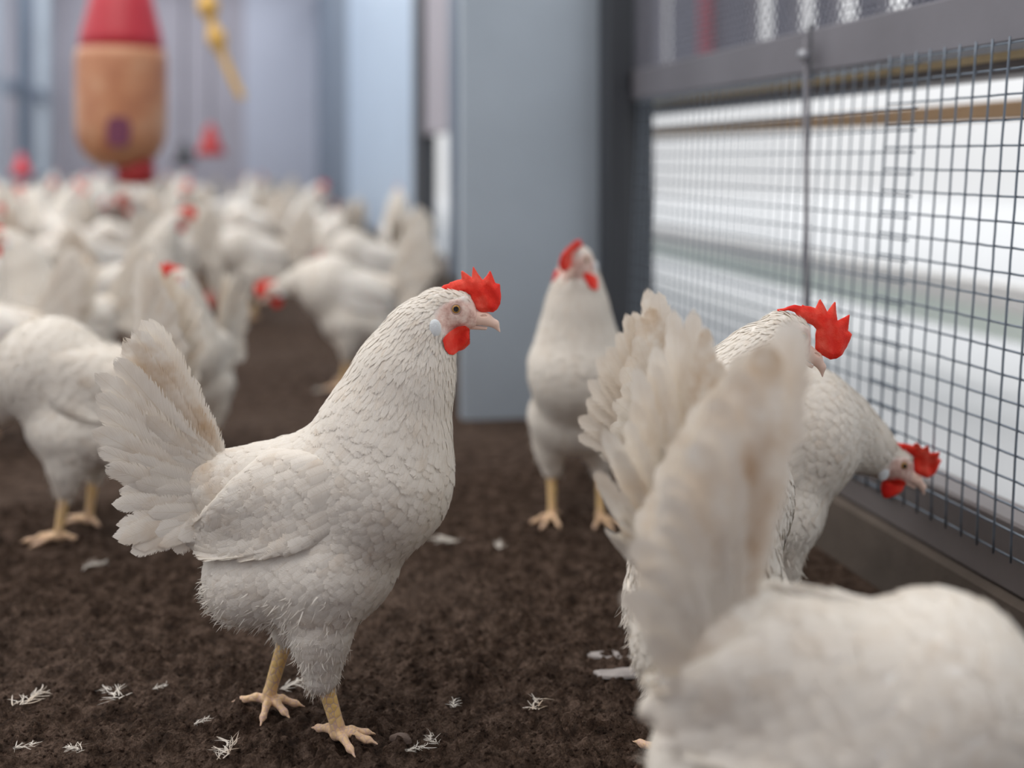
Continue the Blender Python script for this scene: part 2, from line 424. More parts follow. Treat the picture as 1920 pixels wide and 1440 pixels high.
class Acc:
    def __init__(s): s.V = []; s.Q = []; s.U = []; s.T = []; s.S = []; s.n = 0
    def add(s, vqu, tint, stain):
        V, Q, U = vqu; k = len(V)//max(1, len(tint))
        s.V.append(V); s.Q.append(Q+s.n); s.U.append(U); s.n += len(V)
        s.T.append(np.repeat(tint, k)); s.S.append(np.repeat(stain, k))
    def get(s): return np.concatenate(s.V), np.concatenate(s.Q), np.concatenate(s.U), np.concatenate(s.T), np.concatenate(s.S)

def thin_points(P, rad, rng):
    """random order, keep points farther than rad[i] from kept ones (hash grid)"""
    order = rng.permutation(len(P)); cell = float(np.max(rad)); g = {}; keep = []
    for i in order:
        p = P[i]; r = rad[i]; k = (int(p[0]//cell), int(p[1]//cell), int(p[2]//cell)); ok = True
        for a in (-1, 0, 1):
            for b in (-1, 0, 1):
                for c in (-1, 0, 1):
                    for j in g.get((k[0]+a, k[1]+b, k[2]+c), ()):
                        q = P[j]
                        if (p[0]-q[0])**2+(p[1]-q[1])**2+(p[2]-q[2])**2 < r*r: ok = False; break
                    if not ok: break
                if not ok: break
            if not ok: break
        if ok: g.setdefault(k, []).append(i); keep.append(i)
    return np.array(keep)

# ------------------------------------------------------------------ the hen (author unit = 0.4875 mm, x forward, y left, z up)
U = 0.4875e-3
def rotm(pitch, yaw, roll=0.0):
    return np.array(Matrix.Rotation(math.radians(yaw), 3, 'Z') @ Matrix.Rotation(math.radians(-pitch), 3, 'Y') @ Matrix.Rotation(math.radians(roll), 3, 'X'))
COMB = [(325, 590), (345, 605), (400, 570), (440, 530), (510, 500), (590, 530), (650, 530), (740, 520), (800, 540), (815, 600), (850, 660), (875, 720), (930, 750), (1080, 750), (1130, 715), (1165, 650), (1175, 560), (1160, 410), (1105, 395), (1080, 330), (1045, 240), (1030, 250), (1000, 300), (950, 355), (900, 290), (862, 230), (835, 185), (826, 200), (815, 325), (770, 290), (690, 238), (682, 258), (690, 350), (640, 355), (570, 380), (538, 385), (545, 402), (510, 420), (470, 440), (420, 500), (390, 545)]
COMB = [(760+x/6.545-850, 585-(470+y/6.545)) for x, y in COMB]
WATTLE = [(480, 1040), (500, 1000), (560, 950), (650, 900), (740, 890), (790, 930), (802, 990), (790, 1060), (720, 1160), (650, 1225), (600, 1245), (550, 1220), (505, 1150)]
WATTLE = [(760+x/6.545-850, 585-(470+y/6.545)) for x, y in WATTLE]

ALERT = dict(neck=[(125, 0, 555, 112), (160, 0, 655, 88), (190, 0, 730, 58), (222, 0, 778, 36)], head=(250, 0, 770), pitch=0, yaw=0)
def hen(name, pose, quality=2, seed=1, legs=None, tail=None, comb_scale=1.0, comb_lean=0.0, sag=0.0, wing_raise=0.0):
    """one bird; returns its Empty with parts as children"""
    rng = np.random.default_rng(seed); root = empty(name)
    hp = np.array(pose['head'], float); R = rotm(pose['pitch'], pose['yaw'])
    def HL(p): return hp + R@np.array(p, float)
    legs = legs or [dict(side=1, thigh=(0, 75, 285), hock=(8, 72, 150), foot=(30, 70, 0), yaw=20), dict(side=-1, thigh=(0, -75, 285), hock=(5, -72, 150), foot=(20, -70, 0), yaw=-20)]
    prims = []   # a, b, ra, rb, ky, flow, k
    tt = pose.get('drop', 0)
    prims.append(((-150, 0, 432), (100, 0, 455-tt*0.4), 72, 128-tt*0.6, 1.02, (-1, 0, -0.12), 40))
    prims.append(((-122, 0, 285), (30, 0, 322), 92, 122, 1.08, (-1, 0, -0.55), 50))
    prims.append(((122, 0, 470-tt), (118, 0, 455-tt), 124-tt*0.3, 124-tt*0.3, 1.0, (-0.55, 0, -0.8), 45))
    prims.append(((-205, 0, 455), (-130, 0, 440), 42, 66, 0.9, (-1, 0, 0.35), 40))
    nk = [(85, 0, 480-tt, 120-tt*0.5)]+list(pose['neck'])
    for (a, b) in zip(nk[:-1], nk[1:]):
        A, B = np.array(a[:3]), np.array(b[:3]); prims.append((A, B, a[3], b[3], 0.92, tuple(nrm(A-B)), 34))
    prims.append((HL((-22, 0, 0)), HL((5, 0, 4)), 36, 37, 0.80, tuple(-R[:, 0]), 18))
    prims.append((HL((5, 0, 2)), HL((31, 0, -13)), 31, 17, 0.85, tuple(-R[:, 0]), 14))
    for lg in legs:
        th = np.array(lg['thigh'], float); hk = np.array(lg['hock'], float)
        prims.append((th, th+(hk-th)*0.55, 72, 47, 0.85, (-0.25, 0, -1), 40))
        prims.append((th+(hk-th)*0.55, hk+(hk-th)*0.0, 47, 29, 0.95, (-0.05, 0, -1), 26))
    def body(p):
        d = None
        for a, b, ra, rb, ky, fl, k in prims:
            e = rcone(p, a, b, ra, rb, ky); d = e if d is None else smin(d, e, k)
        return d
    def flow(p):
        acc = np.zeros_like(p); wt = 0
        for a, b, ra, rb, ky, fl, k in prims:
            e = np.exp(-np.clip(rcone(p, a, b, ra, rb, ky), -60, 200)/14.0)[:, None]; acc += e*np.array(fl); wt = wt+e
        return acc/(wt+1e-12)
    def skinmask(p):
        q = (p-hp)@R     # head-local
        e = np.sqrt(((q[:, 0]-14)/46)**2+((q[:, 2]+5+0.12*q[:, 0])/34)**2)
        return np.clip((1.10-e)/0.30, 0, 1)
    h = {2: 5.0, 1: 6.5, 0: 9.0}[quality]
    allp = np.array([x for pr in prims for x in (np.array(pr[0])-max(pr[2], pr[3])*1.1, np.array(pr[0])+max(pr[2], pr[3])*1.1, np.array(pr[1])-max(pr[2], pr[3])*1.1, np.array(pr[1])+max(pr[2], pr[3])*1.1)])
    V, Q = surface_net(body, allp.min(0)-15, allp.max(0)+15, h)
    g, _ = grad(body, V)
    sk = skinmask(V)
    lump = (np.sin(V[:, 0]*0.11+V[:, 2]*0.05)*np.sin(V[:, 2]*0.13+1.3)*np.sin(V[:, 1]*0.12+0.7))[:, None]
    V = V+g*lump*2.0*(1-sk)[:, None]
    # eye socket
    for sy in (1, -1):
        q = (V-hp)@R; de = np.linalg.norm(q-np.array([6.5, sy*29, 10]), axis=1)
        V = V+g*(2.6*np.exp(-((q[:, 2]-24-0.25*q[:, 0])/4.5)**2-((q[:, 0]-12)/16)**2))[:, None]*(q[:, 1]*sy > 8)[:, None]+g*(2.2*np.exp(-((q[:, 2]+15)/5.0)**2-((q[:, 0]-12)/16)**2))[:, None]*(q[:, 1]*sy > 8)[:, None]
        V = V-g*(3.0*np.exp(-(de/9.0)**2))[:, None]+g*(1.8*np.exp(-((de-13)/4.0)**2))[:, None]
    link('body', V*U, Q, M['skin'], root, attrs=dict(skin=sk))
    # ---- wings: a shell hugging the flank
    wp = [(120, 500), (60, 530), (-20, 530), (-85, 525), (-145, 475), (-186, 428), (-236, 362), (-240, 348), (-202, 340), (-123, 345), (-40, 360), (0, 372), (60, 400), (115, 440)]
    if wing_raise: wp = [(x, z+wing_raise*(120-x)/360) for x, z in wp]
    wdir = nrm(np.array([-330.0, 0, -112.0+wing_raise]))
    def wing_f(sy):
        def f(p):
            sh = body(p)-(-9+22*np.clip((105-p[:, 0])/130, 0, 1)+5*np.clip((-20-p[:, 0])/200, 0, 1))
            tip = np.clip((-120-p[:, 0])/120, 0, 1)
            sh = np.minimum(sh, rcone(p, (-120, sy*60, 430+wing_raise*0.6), (-228, sy*40, 356+wing_raise), 34, 12, 0.6))
            w2 = poly_sdf(p[:, 0], p[:, 2], wp)
            d = np.maximum(sh, w2); d = -smin(-d, -(-(sy*p[:, 1])+22), 10)
            hq = np.maximum(sh, w2)
            return np.maximum(-smin(-sh, -w2, 14), 20-sy*p[:, 1])
        return f
    def in_wing(p): return poly_sdf(p[:, 0], p[:, 2], wp) < -14-30*np.clip((p[:, 0]-0)/60, 0, 1)
    # ---- body feathers
    acc = Acc()
    spacing = {2: 1.0, 1: 1.45, 0: 2.6}[quality]
    def sample(V, Q, n):
        tri = np.concatenate([Q[:, [0, 1, 2]], Q[:, [0, 2, 3]]]); a, b, c = V[tri[:, 0]], V[tri[:, 1]], V[tri[:, 2]]
        ar = np.linalg.norm(np.cross(b-a, c-a), axis=1); k = rng.choice(len(tri), n, p=ar/ar.sum())
        r1, r2 = np.sqrt(rng.random(n)), rng.random(n)
        return (1-r1)[:, None]*a[k]+(r1*(1-r2))[:, None]*b[k]+(r1*r2)[:, None]*c[k]
    S = sample(V, Q, {2: 26000, 1: 14000, 0: 5000}[quality])
    sm = skinmask(S); S = S[(sm < 0.35) & ~(in_wing(S) & (np.abs(S[:, 1]) > 40)) & (S[:, 2] > 96)]
    dh = np.linalg.norm(S-hp, axis=1)
    # how far up the neck a point is
    nb = np.array(pose['neck'][0][:3], float); na = hp-nb; tn = np.clip(((S-nb)@na)/(na@na), 0, 1)
    wn = np.clip((tn-0.02)/0.35, 0, 1)
    low = np.clip((330-S[:, 2])/90, 0, 1)*(1-wn); leg_z = np.clip((230-S[:, 2])/80, 0, 1)*(1-wn)
    L = 52*(1-wn)+wn*np.clip(dh*0.30, 13, 52); L = L*(1-0.22*leg_z)+4*low
    W = (19*(1-wn)+wn*np.clip(dh*0.052, 5, 12))*(1+0.10*low)
    rad = (W*0.62)*spacing
    kp = thin_points(S, np.maximum(rad, 4.0), rng); S, L, W, wn, low, dh = S[kp], L[kp], W[kp], wn[kp], low[kp], dh[kp]
    N, _ = grad(body, S); Dv = flow(S); Dv = Dv+N*0.0; Dv = nrm(Dv-(Dv*N).sum(1)[:, None]*N)
    Dv = nrm(Dv+rng.normal(0, 0.13, Dv.shape)); Dv = nrm(Dv-(Dv*N).sum(1)[:, None]*N)
    vs = rng.uniform(0.85, 1.15, len(S))*(1 if quality == 2 else spacing**0.5)
    st = np.clip(0.25*rng.random(len(S))**3+0.5*np.exp(-((S[:, 0]+175)/50)**2-((S[:, 2]-480)/60)**2)+0.10*low, 0, 1)
    def body_l(p): return body(p)
    mid = wn < 0.5
    for sel, pr, lf, kk in ((mid & (low < 0.5), prof_round, (0.5, 5.0), 5), (mid & (low >= 0.5), prof_round, (0.5, 7.0), 5), (~mid, prof_hackle, (0.5, 3.4), 3)):
        if sel.any():
            acc.add(feathers(S[sel], Dv[sel], N[sel], L[sel]*vs[sel], W[sel]*vs[sel], 7, kk if quality == 2 else 3, pr, lf, 0.10, sdf=body_l, rng=rng), rng.random(sel.sum()), st[sel])
    if quality:
        Fs = sample(V, Q, 17000 if quality == 2 else 6000); lw = np.clip((310-Fs[:, 2])/90, 0, 1)*(1-np.clip((Fs[:, 0]-60)/60, 0, 1))
        Fs = Fs[(rng.random(len(Fs)) < lw) & (Fs[:, 2] > 92)]
        gF, _ = grad(body, Fs); dF = flow(Fs)+gF*0.20+rng.normal(0, 0.26, Fs.shape)
        A4 = Acc(); A4.add(feathers(Fs, dF, gF+rng.normal(0, 0.4, Fs.shape), rng.uniform(12, 28, len(Fs)), rng.uniform(0.6, 1.4, len(Fs)), 6, 2, lambda t: (1-t**3)*0.9+0.1, camber=0.0, curl=rng.uniform(-0.35, 0.15, len(Fs)), bend=rng.normal(0, 0.22, len(Fs)), rng=rng), rng.random(len(Fs)), 0.1*rng.random(len(Fs)))
        v, q, u, t_, s_ = A4.get(); link('fluff', v*U, q, M['strand'], root, uv=u, attrs=dict(tint=t_, stain=s_))
    if acc.n:
        v, q, u, t_, s_ = acc.get(); link('plumage', v*U, q, M['feather'], root, uv=u, attrs=dict(tint=t_, stain=s_))
    # ---- wings
    for sy in (-1, 1):
        f = wing_f(sy); Vw, Qw = surface_net(f, (-275, 15 if sy > 0 else -190, 300), (150, 190 if sy > 0 else -15, 580), h*0.9)
        wo = link('wing', Vw*U, Qw, M['skin'], root, attrs=dict(skin=np.zeros(len(Vw))))
        if quality == 0: continue
        Sw = sample(Vw, Qw, 9000); gN, _ = grad(f, Sw); ok = (sy*gN[:, 1] > 0.1) & (Sw[:, 0] < 78) & (body(Sw) > 1.0); Sw, gN = Sw[ok], gN[ok]
        back = np.clip((40-Sw[:, 0])/220, 0, 1); Lw = 50+55*back; Ww = 19+4*back
        kp = thin_points(Sw, Ww*0.70*spacing, rng); Sw, gN, Lw, Ww, back = Sw[kp], gN[kp], Lw[kp], Ww[kp], back[kp]
        room = Sw[:, 0]+262; Lw = np.minimum(Lw, np.clip(room*0.9, 14, 200)); Ww = np.minimum(Ww, Lw*0.5)
        dv = np.tile(wdir, (len(Sw), 1)); fan = (Sw[:, 2]-(430+0.30*Sw[:, 0]))/170
        dv = dv+np.stack([0*fan, 0*fan, 0.32*fan*(0.5-back)-0.20*(1-back)], 1)
        dv = dv+rng.normal(0, 0.06, dv.shape); dv = nrm(dv-(dv*gN).sum(1)[:, None]*gN)
        A2 = Acc(); A2.add(feathers(Sw, dv, gN, Lw, Ww, 9, 5 if quality == 2 else 3, prof_long, (1.0, 5.5), 0.10, sdf=f, rng=rng), rng.random(len(Sw)), 0.22*rng.random(len(Sw))**2+0.05)
        v, q, u, t_, s_ = A2.get(); link('wing_feathers', v*U, q, M['feather'], wo, uv=u, attrs=dict(tint=t_, stain=s_))
    # ---- tail fan
    tl = dict(n=14, a0=114, a1=186, L0=335, L1=135, spread=15, w=31, seed=0, base=(-196, 0, 468), flare=0.0, rear=False); tl.update(tail or {})
    A3 = Acc(); bp = []; bd = []; bn = []; bl = []; bw = []; bb = []; bc = []; bs = []
    n = tl['n']
    TIP = np.array([(-322, 762), (-352, 742), (-384, 690), (-396, 635), (-398, 575), (-372, 500), (-318, 430), (-272, 352)], float)
    for sy in (-1, 1):
        for i in range(n):
            f = i/(n-1); ysp = math.radians(3+tl['spread']*f**0.8+tl['flare']*f)
            if tail is None:
                q = f*(len(TIP)-1); k = min(int(q), len(TIP)-2); tp = TIP[k]+(TIP[k+1]-TIP[k])*(q-k)
                b0 = np.array([-185-25*f, 478-95*f]); dd = tp-b0; ln = np.hypot(*dd); dd = dd/ln
                d = np.array([dd[0], 0, dd[1]]); b = np.array([b0[0], sy*(3+24*f), b0[1]]); ln = ln*(rng.uniform(0.965, 1.03) if i else 1.0)
            else:
                a = math.radians(tl['a0']+(tl['a1']-tl['a0'])*f); d = np.array([math.cos(a), 0, math.sin(a)])
                b = np.array(tl['base'])+np.array([-8*f, sy*(3+24*f), -62*f]); ln = (tl['L0']+(tl['L1']-tl['L0'])*f**0.9)*rng.uniform(0.94, 1.05)
            d = d*math.cos(ysp)+np.array([0, sy*math.sin(ysp), 0])
            nn = np.array([0.15, sy*1.0, 0.1])+np.array([-0.3, 0, 0]) if not tl['rear'] else np.array([-1.0, sy*0.35, 0.2])
            bp.append(b-d*20); bd.append(d); bn.append(nn); bl.append(ln+20); bw.append(tl['w']*(1.0-0.15*f)*rng.uniform(0.9, 1.1))
            bb.append(sy*(0.02+0.06*f)*rng.uniform(0.2, 1.8)); bc.append(rng.uniform(-0.03, 0.03)); bs.append(0.6 if i in (1, 2) and sy < 0 else rng.uniform(0.05, 0.35))
    A3.add(feathers(np.array(bp), np.array(bd), np.array(bn), np.array(bl), np.array(bw), 22, 7, prof_long, camber=0.16, bend=np.array(bb), curl=np.array(bc), rng=rng, jag=0.05), rng.random(len(bp)), np.array(bs))
    bp = []; bd = []; bn = []; bl = []; bw = []; bb = []; bc = []
    for sy in (-1, 1):
        for i in range({2: 80, 1: 50, 0: 12}[quality]):
            f = rng.random()**0.8; g2 = rng.random(); a = math.radians(tl['a0']+8+(tl['a1']-tl['a0'])*f); ysp = math.radians(3+tl['spread']*f**0.8)
            d = np.array([math.cos(a)*math.cos(ysp), sy*math.sin(ysp), math.sin(a)*math.cos(ysp)]); rr_ = -30+100*g2
            b = np.array(tl['base'])+np.array([16-22*f, 0, 2-85*f]); b[1] = sy*(12+26*f+rng.uniform(0, 5)*(1-g2)); b = b+d*rr_
            bp.append(b); bd.append(d+rng.normal(0, 0.05, 3)); bn.append((-0.25, sy*1.0, 0.1) if not tl['rear'] else (-1.0, sy*0.6, 0.2)); bl.append(rng.uniform(80, 150)*(1-0.3*f)); bw.append(rng.uniform(17, 24)); bb.append(sy*rng.uniform(-0.05, 0.15)); bc.append(rng.uniform(-0.06, 0.03))
    A3.add(feathers(np.array(bp), np.array(bd), np.array(bn), np.array(bl), np.array(bw), 8, 5 if quality else 3, prof_round, camber=0.07, bend=np.array(bb), curl=np.array(bc), rng=rng), rng.random(len(bp)), 0.30*rng.random(len(bp))**2)
    v, q, u, t_, s_ = A3.get(); link('tail', v*U, q, M['tailf'], root, uv=u, attrs=dict(tint=t_, stain=s_))
    # ---- comb, wattles, lobes, beak, eyes in head space
    cs = comb_scale; ch = {2: 1.5, 1: 2.2, 0: 4.0}[quality]
    def comb_f(p):
        x = (p[:, 0])/cs; z = (p[:, 2]-20)/cs+20; d = poly_sdf(x, z, COMB); tip = np.clip((z-40)/45, 0, 1)
        th = (8.5-4.5*tip)*np.sqrt(np.clip(-d/9.0, 0, 1))
        return np.where(d < 0, np.abs(p[:, 1])-th, np.maximum(d, np.abs(p[:, 1])-1))
    Vc, Qc = surface_net(comb_f, (-48*cs, -11, -14), (100*cs, 11, 94*cs), ch)
    Vc = Vc.copy(); up = np.clip((Vc[:, 2]-22)/60, 0, 2)
    Vc[:, 2] += 7*np.clip((-Vc[:, 0]-5)/30, 0, 1)
    Vc[:, 1] += 2.0*np.sin(Vc[:, 0]*0.09)*up + comb_lean*up**1.5*30
    Vc[:, 2] -= abs(comb_lean)*up**2*16
    Vc[:, 1] += 1.2*np.sin(Vc[:, 0]*0.22+Vc[:, 2]*0.15)*np.clip((Vc[:, 0]-10)/30, 0, 1)
    link('comb', (hp+Vc@R.T)*U, Qc, M['comb'], root)
    for sy in (-1, 1):
        def wf(p):
            d = poly_sdf(p[:, 0]-(10 if sy > 0 else 0), p[:, 2], WATTLE); th = 5.0*np.sqrt(np.clip(-d/7.0, 0, 1))
            return np.where(d < 0, np.abs(p[:, 1])-th, np.maximum(d, np.abs(p[:, 1])-1))
        Vw, Qw = surface_net(wf, (-50, -8, -88), (30, 8, -20), ch)
        Vw = Vw.copy(); dn = np.clip((-Vw[:, 2]-25)/45, 0, 1.5); Vw[:, 1] += sy*(12+6*dn-5*dn**2)+1.5*np.sin(Vw[:, 0]*0.15)
        Vw = hp+Vw@R.T; side = R@np.array([0, sy, 0.0])
        push = float(np.clip(7.0-body(Vw), 0, 30).mean()) if abs(pose['yaw']) > 40 else None
        for _ in range(3):
            if push is None: Vw = Vw+side*np.clip(7.5-body(Vw), 0, 30)[:, None]*0.8
        if push is not None: Vw = Vw+R@np.array([4.0, 0, 0])+side*min(push, 8.0)
        link('wattle', Vw*U, Qw, M['comb'], root)
        def lf(p): return np.linalg.norm((p-np.array([-31, sy*27, -22]))/np.array([12, 6.5, 17]), axis=1)-1
        Vl, Ql = surface_net(lambda p: lf(p)*6, (-48, sy*27-12, -44), (-14, sy*27+12, 0), max(ch, 1.8))
        Vl = hp+Vl@R.T; cc = Vl.mean(0)[None]; side = R@np.array([0, sy, 0.0])
        Vl = Vl+side*max(0.0, 2.5-float(body(cc)[0]))
        link('earlobe', Vl*U, Ql, M['lobe'], root)
        ec = np.array([6.5, sy*27.2, 10.3]); mb = MB(); ec = ec+np.array([0, sy*max(-6.0, -1.2-float(body((hp+R@ec)[None])[0])), 0])
        nseg = 24 if quality == 2 else 10; ax = nrm(np.array([0.15, sy*1.0, 0.05])); X_ = nrm(np.cross(ax, (0, 0, 1.0))); Y_ = np.cross(X_, ax)
        rings = [(0, 3.6), (2.6, 3.5), (5.0, 3.0), (5.01, 3.0), (6.6, 2.2), (7.7, 1.0), (7.8, 0.9), (8.6, 1.6), (10.2, 1.4), (11.6, -1.5)]; vv = []; ff = []; mi = []
        for ri, (r, o_) in enumerate(rings):
            for k in range(nseg):
                a = 2*math.pi*k/nseg; vv.append(ec+ax*o_+X_*r*math.cos(a)+Y_*r*math.sin(a))
        for ri in range(len(rings)-1):
            for k in range(nseg):
                k2 = (k+1) % nseg; ff.append((ri*nseg+k, ri*nseg+k2, (ri+1)*nseg+k2, (ri+1)*nseg+k)); mi.append(0 if ri < 3 or ri == 5 else (1 if ri < 5 else 2))
        vv = np.array(vv); link('eye', (hp+vv@R.T)*U, np.array(ff), None, root, mats=[M['pupil'], M['iris'], M['lid']], midx=mi)
    def bf(p):
        d = None
        for a, b, ra, rb in (((22, 0, -9), (60, 0, -13.0), 17, 12.5), ((60, 0, -13.5), (78, 0, -22), 12, 7.5), ((78, 0, -22), (87.5, 0, -37), 7.5, 1.3)):
            e = rcone(p, a, b, ra, rb, 0.70); d = e if d is None else smin(d, e, 4)
        lo_ = rcone(p, (28, 0, -24), (60, 0, -29.5), 8, 4, 0.8)
        gap = np.abs(p[:, 2]+23.5+(p[:, 0]-40)*0.12)-0.7
        d = np.maximum(d, -np.where(p[:, 0] < 63, gap+np.where(p[:, 2] > 99, 9, 0), 5)); d = np.minimum(d, np.maximum(lo_, p[:, 2]+24.5+(p[:, 0]-40)*0.12))
        no = np.sqrt(((p[:, 0]-57)/6.5)**2+((p[:, 2]+6)/2.0)**2)-1
        return np.maximum(d, -np.where(np.abs(p[:, 1]) > 4.5, no*2, 5))
    Vb, Qb = surface_net(bf, (18, -16, -44), (92, 16, 6), {2: 1.2, 1: 2.0, 0: 3.5}[quality])
    link('beak', (hp+Vb@R.T)*U, Qb, M['beak'], root)
    # ---- legs with four toes and claws
    for lg in legs:
        hk = np.array(lg['hock'], float); ft = np.array(lg['foot'], float)+np.array([0, 0, 13]); th = np.array(lg['thigh'], float)
        yw = math.radians(lg['yaw']); sg = []
        sg.append((hk+(th-hk)*0.35, hk, 20, 15)); sg.append((hk, ft+np.array([0, 0, 14]), 15.5, 12.5)); sg.append((ft+np.array([0, 0, 14]), ft, 12, 13))
        for ta, ln in lg.get('toes', ((0, 92), (36, 74), (-36, 74), (172, 46))):
            a = yw+math.radians(ta); d = np.array([math.cos(a), math.sin(a), 0])
            k1 = ft+d*ln*0.42+np.array([0, 0, 3]); k2 = ft+d*ln*0.82+np.array([0, 0, -5]); k3 = ft+d*(ln+14)+np.array([0, 0, -12])
            sg += [(ft, k1, 9.5, 7), (k1, k2, 7.2, 6), (k2, ft+d*ln*0.9+np.array([0, 0, -5]), 6, 5), (ft+d*ln*0.9+np.array([0, 0, -4]), k3, 4.5, 1.0)]
        def lfn(p):
            d = None
            for a, b, ra, rb in sg:
                e = rcone(p, a, b, ra, rb); d = e if d is None else smin(d, e, 5)
            return d
        pts = np.array([x for s_ in sg for x in s_[:2]])
        Vl, Ql = surface_net(lfn, pts.min(0)-24, pts.max(0)+24, {2: 2.6, 1: 3.2, 0: 5.5}[quality])
        link('leg', Vl*U, Ql, M['leg'], root)
    return root

def place(o, px, d, heading, scale=1.0, label=None, group=None, cat='hen', dz=0.0):
    g = GP(px, d); o.location = (g[0], g[1], dz); o.rotation_euler = (0, 0, -TH+math.radians(heading)); o.scale = (scale,)*3
    tag(o, label, cat, group); return o

# ------------------------------------------------------------------ ground
def ground():
    rng = np.random.default_rng(3)
    def field(n, m, sx, amp, r):   # smooth value noise on a grid
        c = r.standard_normal((int(n/sx)+3, int(m/sx)+3)); xi = np.arange(n)/sx; yi = np.arange(m)/sx
        x0 = xi.astype(int); y0 = yi.astype(int); fx = (xi-x0); fy = (yi-y0); fx = fx*fx*(3-2*fx); fy = fy*fy*(3-2*fy)
        a = c[x0][:, y0]; b = c[x0+1][:, y0]; cc = c[x0][:, y0+1]; d = c[x0+1][:, y0+1]
        fx = fx[:, None]; fy = fy[None]
        return amp*((a*(1-fx)+b*fx)*(1-fy)+(cc*(1-fx)+d*fx)*fy)
    # fine patch in front, coarse beyond, one mesh
    def grid(x0, x1, y0, y1, h):
        n = int(round((x1-x0)/h))+1; m = int(round((y1-y0)/h))+1
        H = field(n, m, 0.12/h, 0.0022, rng)+field(n, m, 0.035/h, 0.0014, rng)
        if h < 0.02: H += 0.0045*(1-np.abs(field(n, m, 0.020/h, 1.0, rng)))*0.6+0.0030*np.abs(field(n, m, 0.010/h, 1.0, rng))*(0.4+np.abs(field(n, m, 0.06/h, 1.0, rng)))+0.0026*np.abs(field(n, m, max(1.01, 0.0055/h), 1.0, rng))-0.0035
        X, Y = np.meshgrid(np.linspace(x0, x1, n), np.linspace(y0, y1, m), indexing='ij')
        e = np.minimum(np.minimum(X-x0, x1-X), np.minimum(Y-y0, y1-Y)); H *= np.clip(e/0.05, 0, 1)
        V = np.stack([X.ravel(), Y.ravel(), (H-0.002).ravel()], 1)
        i, j = np.meshgrid(np.arange(n-1), np.arange(m-1), indexing='ij'); a = (i*m+j).ravel()
        return V, np.stack([a, a+m, a+m+1, a+1], 1)
    parts = [grid(-0.50, 0.735, 0.62, 1.75, 0.0022)]
    parts.append(grid(-3.0, -0.50, -0.5, 1.75, 0.02)); parts.append(grid(-0.50, 0.735, -0.5, 0.62, 0.02)); parts.append(grid(-3.0, 0.735, 1.75, 12.5, 0.03))
    V = []; Q = []; n = 0
    for v, q in parts: V.append(v); Q.append(q+n); n += len(v)
    return tag(link('floor', np.concatenate(V), np.concatenate(Q), M['soil']), kind='structure')
floor_ob = ground()
def crumbs():
    rng = np.random.default_rng(8); n = 26000
    fv = np.empty(len(floor_ob.data.vertices)*3, dtype=np.float32); floor_ob.data.vertices.foreach_get('co', fv); fv = fv.reshape(-1, 3)
    c = fv[(fv[:, 0] > -0.47) & (fv[:, 0] < 0.70) & (fv[:, 1] > 0.70) & (fv[:, 1] < 1.45)]
    d = c[:, 1]; k = rng.choice(len(c), n, p=(1/d**3)/(1/d**3).sum()); P = c[k]
    r_ = 0.0006+0.0022*rng.random(n)**3.0
    O = np.array([(1, 0, 0), (0, 1, 0), (-1, 0, 0), (0, -1, 0), (0, 0, 1), (0, 0, -1)], float)
    T = np.array([(0, 1, 4), (1, 2, 4), (2, 3, 4), (3, 0, 4), (1, 0, 5), (2, 1, 5), (3, 2, 5), (0, 3, 5)])
    A = rng.uniform(0, 6.28, n); J = rng.uniform(0.6, 1.4, (n, 6))
    X = O[None]*J[..., None]; ca, sa = np.cos(A)[:, None], np.sin(A)[:, None]
    X = np.stack([X[..., 0]*ca-X[..., 1]*sa, X[..., 0]*sa+X[..., 1]*ca, X[..., 2]*0.8], -1)*r_[:, None, None]
    V = (P[:, None]+X+np.array([0, 0, 0.3])*r_[:, None, None]).reshape(-1, 3)
    Q = (T[None]+(np.arange(n)*6)[:, None, None]).reshape(-1, 3)
    tag(link('soil_crumbs', V, Q, M['soil'], floor_ob, smooth=False), kind='stuff')
crumbs()
o = MB(); o.box((0.80, -1.0, -0.08), (9.0, 14.0, -0.02)); tag(o.build('floor_outside', M['white']), kind='structure')

# ------------------------------------------------------------------ right-hand wall: kerb, frame, beams
WX = 0.733
def struct_box(name, a, b, mat, bev=0.002):
    m = MB(); m.box(a, b, bev); return tag(m.build(name, mat), kind='structure')
struct_box('wall_right_kerb', (0.735, -0.6, -0.06), (0.86, 12.0, 0.078), M['kerb'], 0.006)
struct_box('trim_1', (0.742, -0.6, 0.079), (0.79, 2.03, 0.152), M['frame'], 0.003)       # bottom rail
struct_box('trim_2', (0.742, -0.6, 0.632), (0.80, 2.03, 0.692), M['beam'], 0.003)        # top rail
struct_box('trim_3', (0.84, -0.6, 0.612), (0.90, 3.4, 0.70), M['frame'], 0.003)          # outer eaves beam
struct_box('trim_4', (0.832, -0.6, 0.628), (0.840, 3.4, 0.640), M['yellow'], 0.001)
# corner post
struct_box('wall_right_post', (0.700, 2.035, -0.02), (0.80, 2.10, 2.3), M['post'], 0.004)

